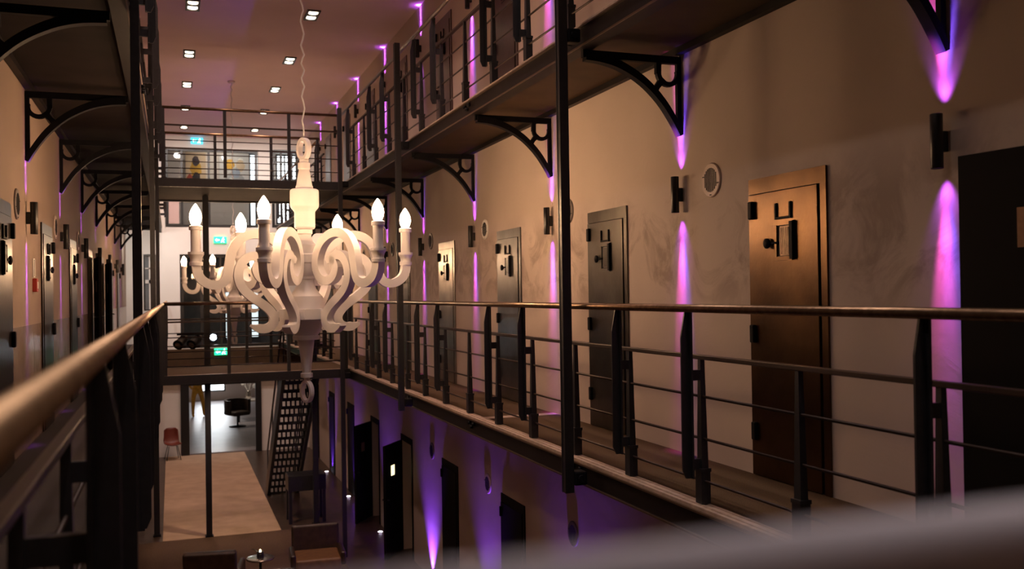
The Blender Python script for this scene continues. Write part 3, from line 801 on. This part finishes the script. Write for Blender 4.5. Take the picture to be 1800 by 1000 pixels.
# ------------------------------------------------------------------ end wall openings, frames, rooms behind
WN = [0]
def framed(label, x0, x1, z0, z1, vb, hb, t=.07, glass=True, y=YEND+.08, m=None):
    WN[0] += 1
    root = thing('window_%d' % WN[0], label, 'window', (0, y, 0), kind='structure')
    mb = MB(); 
    mb.box(x0, x0+t, -.04, .04, z0, z1); mb.box(x1-t, x1, -.04, .04, z0, z1); mb.box(x0+t, x1-t, -.04, .04, z1-t, z1); mb.box(x0+t, x1-t, -.04, .04, z0, z0+t)
    mb.build('window_frame', m or M['frame'], root)
    for v in vb: MB().box(v-.03, v+.03, -.03, .03, z0+t, z1-t).build('mullion', m or M['frame'], root)
    for h in hb: MB().box(x0+t, x1-t, -.025, .025, h-.025, h+.025).build('transom', m or M['frame'], root)
    if glass: MB().box(x0+t, x1-t, -.004, .004, z0+t, z1-t).build('pane', M['glass'], root)
    return root
framed('wide dark-framed glazing at middle level behind the far footbridge', .24, 2.93, -1.40, 1.18, (.78, 1.30, 2.10), ())
framed('tall sash window with white glazing bars at the far left', -.71, -.41, -.34, 1.19, (), (), .03, glass=False, m=M['frame'])
framed('upper glazed opening above the far footbridge', -.13, 2.34, 1.96, 4.15, (.30, 1.02), ())
framed('small dark-framed upper window right of the wide opening', 2.74, 3.48, 1.97, 4.18, (3.0, 3.3), (3.85, 3.35), .07, glass=False)
# sash window: pale bars and panes
r = thing('window_sash', 'pale grey four-pane sash inside the far left window', 'window', (0, YEND+.16, 0), kind='structure')
MB().box(-.70, -.42, 0, .02, -.33, 1.18).build('pane', M['curtain'], r)
mb = MB(); mb.box(-.585, -.535, -.03, 0, -.33, 1.18); mb.box(-.70, -.42, -.03, 0, .40, .50); mb.box(-.70, -.42, -.03, 0, .80, .83)
mb.build('glazing_bars', M['white_wall'], r)
# ground doorway frame
WN[0] += 1
r = thing('door_%d' % (ND[0]+1), 'black-framed wide doorway at the far end of the ground floor', 'doorway', (0, YEND-.02, 0), kind='structure')
mb = MB(); mb.box(.20, .42, -.06, .04, GZ, -2.35); mb.box(2.20, 2.36, -.06, .04, GZ, -2.35); mb.box(.42, 2.20, -.06, .04, -2.45, -2.35)
mb.build('frame', M['frame'], r)
def shell_room(name, x0, x1, y0, y1, z0, z1, wm, fm, label):
    mb = MB(); mb.box(x0-.1, x0, y0, y1, z0, z1); mb.box(x1, x1+.1, y0, y1, z0, z1); mb.box(x0-.1, x1+.1, y1, y1+.1, z0, z1); mb.box(x0-.1, x1+.1, y0, y1+.1, z1, z1+.1)
    o = mb.build(name, wm); tag(o, label, 'wall', kind='structure')
    f = MB().box(x0-.1, x1+.1, y0, y1+.1, z0-.1, z0).build('floor', fm, o)
    return o
shell_room('wall_back_ground', -1.5, 5.0, YEND+.25, 42, GZ, -2.0, M['wall'], M['room_floor'], 'walls of the bright ground-floor room beyond the doorway')
shell_room('wall_back_middle', -1.4, 3.9, YEND+.25, 31.5, -1.55, 1.6, M['curtain'], M['carpet_deck'], 'walls of the dim middle-level room behind the glazing')
shell_room('wall_back_upper', -1.4, 3.9, YEND+.25, 29.0, 1.86, 4.4, M['white_wall'], M['carpet_deck'], 'walls of the upper room behind the glazed opening')
def lit_window(label, x0, x1, y, z0, z1, m, nb=0):
    WN[0] += 1
    root = thing('window_%d' % WN[0], label, 'window', (0, y, 0), kind='structure')
    MB().box(x0, x1, -.015, 0, z0, z1).build('pane', m, root)
    mb = MB(); mb.box(x0-.05, x0, -.05, 0, z0-.05, z1+.05); mb.box(x1, x1+.05, -.05, 0, z0-.05, z1+.05); mb.box(x0, x1, -.05, 0, z1, z1+.05); mb.box(x0, x1, -.05, 0, z0-.05, z0)
    for k in range(nb): xx = x0+(x1-x0)*(k+1)/(nb+1); mb.box(xx-.02, xx+.02, -.05, -.016, z0, z1)
    mb.build('window_frame', M['frame'], root)
lit_window('bright window in the ground-floor room, behind the gold statue', 1.05, 2.05, 41.98, -3.95, -2.6, M['daylight'])
lit_window('tall bright slot window in the middle-level room', 2.42, 2.62, 31.48, -1.3, 1.5, M['daylight_dim'])
lit_window('narrow pale strip window in the middle-level room', 1.62, 1.72, 31.48, -1.3, 1.0, M['daylight_dim'])
lit_window('bright tall window right of the large painting upstairs', 2.24, 2.45, 28.98, 2.0, 4.2, M['daylight'])
lit_window('bright window behind the small upper opening', 3.02, 3.66, 28.98, 2.2, 4.2, M['daylight'], 2)
light('AREA', 'ground_room_window_light', (1.55, 41.5, -3.2), 45, (.9,.95,1), dir=(0,-1,-.25), size=1.4)
def fill_lamp(label, loc, r, m):  # added disc lamp to brighten an end room, no known fitting
    t = thing('room_fill_lamp', label, 'lamp', loc)
    MB().lathe([(0,0),(r+.02,0),(r+.02,-.03),(r,-.035),(r,-.02),(0,-.02)], n=24).build('rim', M['frame'], t)
    MB().lathe([(0,-.03),(r-.01,-.03),(r-.03,-.045),(0,-.05)], n=24).build('diffuser', m, t)
fill_lamp('added round lamp brightening the ground-floor room', (1.5, 34, -2.001), .30, M['fill_lamp'])
fill_lamp('added round lamp brightening the middle-level room', (2.4, 29.6, 1.599), .22, M['fill_lamp'])
fill_lamp('added round lamp brightening the upper room with paintings', (1.4, 28.35, 4.399), .26, M['fill_lamp'])

# painting and a second picture upstairs (plain colour fields)
def picture(label, x0, x1, z0, z1, y, blobs, bg):
    root = thing('painting', label, 'painting', ((x0+x1)/2, y, z0))
    w = (x1-x0)/2; h = z1-z0
    MB().box(-w, w, -.03, 0, 0, h).build('canvas', bg, root)
    for i, (a, b, c, d, m) in enumerate(blobs):
        mb = MB(); n = 14
        mb.prism([(a+c*math.cos(2*PI*k/n)*(1+.18*math.sin(3*k+i)), b+d*math.sin(2*PI*k/n)) for k in range(n)], -.034-.001*i, -.03, lambda u,v,hh: (u*w, hh, v*h)); mb.build('colour_patch', m, root)
PC = {k: mat('paint_'+k, c, .6) for k, c in dict(ochre=(.55,.32,.04), black=(.02,.02,.025), red=(.35,.05,.03), cream=(.7,.55,.38), grey=(.42,.44,.46), blue=(.30,.36,.45), white=(.75,.76,.76)).items()}
picture('dark picture with ochre and black patches in the upper room', .42, .98, 2.95, 4.22, 28.95, [(0,.62,.55,.2,PC['ochre']),(0,.8,.35,.12,PC['black']),(.05,.3,.5,.25,PC['black']),(-.6,.35,.3,.15,PC['red'])], PC['cream'])
picture('large pale grey painting in the upper room', 1.36, 2.20, 2.95, 4.22, 28.95, [(0,.35,.7,.22,PC['grey']),(-.3,.75,.3,.12,PC['ochre']),(.4,.72,.3,.14,PC['cream']),(.1,.55,.3,.12,PC['blue']),(-.5,.2,.3,.1,PC['white'])], PC['white'])
o = MB().box(-.05, .22, YEND+.02, YEND+.035, 2.05, 2.85).build('roller_blind', M['pink_blind']); tag(o, 'pinkish blind at the left of the upper glazing', 'blind')

# gold figure sculpture in the far room
def statue():
    vs = [(0,0,.98),(0,0,1.25),(0,0,1.50),(0,0,1.66),(0,0,1.80),(-.12,-.02,.93),(-.17,-.05,.50),(-.16,.02,.06),(-.17,-.12,.03),(.12,.02,.93),(.20,.02,.50),(.24,.05,.06),(.27,-.09,.03),(-.22,0,1.48),(-.32,-.05,1.2),(-.22,-.2,1.02),(.22,0,1.48),(.34,.0,1.22),(.30,-.15,1.0)]
    es = [(0,1),(1,2),(2,3),(3,4),(0,5),(5,6),(6,7),(7,8),(0,9),(9,10),(10,11),(11,12),(2,13),(13,14),(14,15),(2,16),(16,17),(17,18)]
    rd = [.14,.14,.15,.06,.11,.10,.075,.045,.04,.10,.075,.045,.04,.065,.05,.035,.065,.05,.035]
    me = bpy.data.meshes.new('gold_statue'); me.from_pydata(vs, es, [])
    o = bpy.data.objects.new('gold_statue', me); COL.objects.link(o); me.materials.append(M['gold'])
    md = o.modifiers.new('skin', 'SKIN'); 
    for i, r_ in enumerate(rd): me.skin_vertices[0].data[i].radius = (r_, r_)
    me.skin_vertices[0].data[0].use_root = True
    md.use_smooth_shade = True
    s = o.modifiers.new('sub', 'SUBSURF'); s.levels = 1; s.render_levels = 2
    o.location = (.85, 36.6, GZ); o.rotation_euler = (0,0,.2)
    tag(o, 'gold standing figure in the bright room beyond the doorway', 'statue')
statue()
t = thing('tub_chair', 'dark tub chair on a pedestal in the room beyond the doorway', 'chair', (2.05, 33.2, GZ), .5)
MB().lathe([(0,.0),(.28,.0),(.28,.02),(.03,.05),(.03,.40),(.0,.40)], n=20).build('pedestal', M['steel'], t)
MB().bbox(-.32, .32, -.32, .30, .38, .52, .06, 3).build('seat', M['leather'], t)
mb = MB()
mb.ribbon([(.40*math.cos(a_), .36*math.sin(a_)) for a_ in [math.radians(-25+230*q/16) for q in range(17)]], .09, .46, lambda u,v,h: (u, v, .66+h+.10*max(0,v)))
mb.build('backrest', M['leather'], t)
t = thing('flower_table', 'white table with pale flowers in the room beyond the doorway', 'table', (2.52, 34.6, GZ))
MB().bbox(-.4, .4, -.4, .4, .70, .76, .01).build('table_top', M['white_wall'], t)
for a in (-.35,.35):
    for b_ in (-.35,.35): MB().box(a-.025,a+.025,b_-.025,b_+.025,0,.70).build('leg', M['steel'], t)
t = thing('flower_vase', 'vase of round white blooms on the white table', 'flowers', (2.52, 34.6, GZ+.76))
MB().lathe([(0,0),(.08,0),(.11,.12),(.06,.28),(.07,.30)], n=18).build('vase', M['chrome'], t)
for k in range(7):
    a = k*2.4; c = (.22*math.cos(a), .22*math.sin(a), .45+.09*k)
    mb = MB(); mb.lathe([(0,-.09),(.06,-.07),(.09,0),(.06,.07),(0,.09)], c, 12); mb.tube([(0,0,.25),c], .008, 6); mb.build('bloom', M['vent_bright'], t)

# ------------------------------------------------------------------ exit signs
def exit_sign(label, loc, w, h, m, arrow=True):
    root = thing('exit_sign', label, 'sign', loc)
    MB().bbox(-w/2, w/2, 0, .04, -h/2, h/2, .004).build('sign_box', m, root)
    mb = MB(); f = lambda u,v,hh: (u, hh, v)
    # running figure
    s = h
    mb.prism([(.24*w+.10*s*math.cos(2*PI*k/10), .30*s+.10*s*math.sin(2*PI*k/10)) for k in range(10)], -.004, 0, f)
    for P in ([(.14*w,.18*s),(.27*w,.16*s),(.23*w,-.12*s),(.12*w,-.10*s)], [(.12*w,-.08*s),(.20*w,-.08*s),(.10*w,-.40*s),(.03*w,-.36*s)], [(.18*w,-.10*s),(.24*w,-.10*s),(.33*w,-.38*s),(.26*w,-.40*s)], [(.27*w,.16*s),(.36*w,.02*s),(.33*w,-.02*s),(.24*w,.08*s)]):
        mb.prism(P, -.004, 0, f)
    mb.prism([(-.40*w,.0),(-.26*w,.26*s),(-.26*w,.10*s),(-.06*w,.10*s),(-.06*w,-.10*s),(-.26*w,-.10*s),(-.26*w,-.26*s)], -.004, 0, f)
    mb.build('pictogram', M['exit_white'], root)
    return root
exit_sign('lit green and white exit sign on the white end wall', (1.30, YEND-.045, 1.60), .34, .18, M['exit_green'])
exit_sign('bright green exit sign low behind the footbridge railing', (1.28, 27.49, -1.52), .36, .19, M['exit_green'])
exit_sign('blue-lit exit sign near the ceiling at the far end', (.71, YEND-.045, 4.36), .32, .17, M['exit_blue'])

# ------------------------------------------------------------------ black stage spotlight clamped to the mid-span column
t = thing('stage_spotlight', 'black stage spotlights with one bright white lens on the mid-span column', 'spotlight', (.60, 18.34, -.72))
mb = MB(); mb.tube([(-.52,.0,.045),(.20,.0,.045)], .02, 10); mb.build('crossbar', M['steel'], t)
for i, (dx, rot, lit) in enumerate(((.10, 10, True), (-.22, 60, False), (-.46, 50, False))):
    mb = MB(); mb.lathe([(0,.20),(.06,.19),(.075,.12),(.080,-.06),(.095,-.08),(.095,-.10),(.080,-.10),(.078,-.09)], (0,0,0), 20, 'y')
    mb.box(-.09, .09, -.02, .02, -.10, -.085); 
    h = mb.build('lamp_head', M['iron'], t); h.location = (dx, -.06, -.02 if lit else -.10); h.rotation_euler = (0 if lit else math.radians(28), 0, math.radians(-rot*.6 if not lit else 6))
    MB().lathe([(0,-.102),(.055,-.102)], (0,0,0), 20, 'y').build('lens', M['spot_white'] if lit else M['chrome'], h)

# added spots without fixtures that brighten the end wall and the ground carpet
for x in (.2, 1.6, 2.9):
    light('SPOT', 'landing_fill_beam', (x, 24.6, CZ-.1), 230, (1,.86,.78), dir=(0,.9,-.75), spot_size=math.radians(95), spot_blend=.7, shadow_soft_size=.08)
light('SPOT', 'left_landing_fill', (-.7, 25.6, 1.7), 85, (1,.95,.88), dir=(-.05,.9,-.7), spot_size=math.radians(120), spot_blend=.8, shadow_soft_size=.08)  # added spot to brighten the left part of the end wall
light('SPOT', 'bridge_soffit_fill', (1.2, 17.4, D1-.16), 130, (1,.66,.44), dir=(0,.55,-1), spot_size=math.radians(110), spot_blend=1, shadow_soft_size=.05)  # added spot to light the ground carpet, no lamp known under the bridge

# ------------------------------------------------------------------ world, camera, view
w = bpy.data.worlds.new('World'); scene.world = w; w.use_nodes = True
w.node_tree.nodes['Background'].inputs[0].default_value = (.5,.42,.45,1); w.node_tree.nodes['Background'].inputs[1].default_value = .02
cd = bpy.data.cameras.new('camera'); cam = bpy.data.objects.new('camera', cd); COL.objects.link(cam); scene.camera = cam
f, yaw, pitch, roll = 1658.3, .346344, .0085684, -.01496843
fwd = Vector((math.sin(yaw), math.cos(yaw), 0)); rt = Vector((math.cos(yaw), -math.sin(yaw), 0)); up_ = Vector((0,0,1))
f2 = fwd*math.cos(pitch)+up_*math.sin(pitch); u2 = up_*math.cos(pitch)-fwd*math.sin(pitch)
r3 = rt*math.cos(roll)+u2*math.sin(roll); u3 = u2*math.cos(roll)-rt*math.sin(roll)
cam.matrix_world = Matrix(((r3.x,u3.x,-f2.x,0),(r3.y,u3.y,-f2.y,0),(r3.z,u3.z,-f2.z,0),(0,0,0,1)))
cd.sensor_width = 36; cd.lens = 36*f/1800; cd.clip_start = .02
cd.dof.use_dof = True; cd.dof.focus_distance = 7.6; cd.dof.aperture_fstop = 2.6
vs = scene.view_settings
scene.display_settings.display_device = 'sRGB'
vs.view_transform = 'Standard'; vs.look = 'None'; vs.gamma = 1; vs.exposure = 0; vs.use_curve_mapping = False
scene.cycles.use_denoising = True
scene.cycles.max_bounces = 8
scene.cycles.sample_clamp_indirect = 4
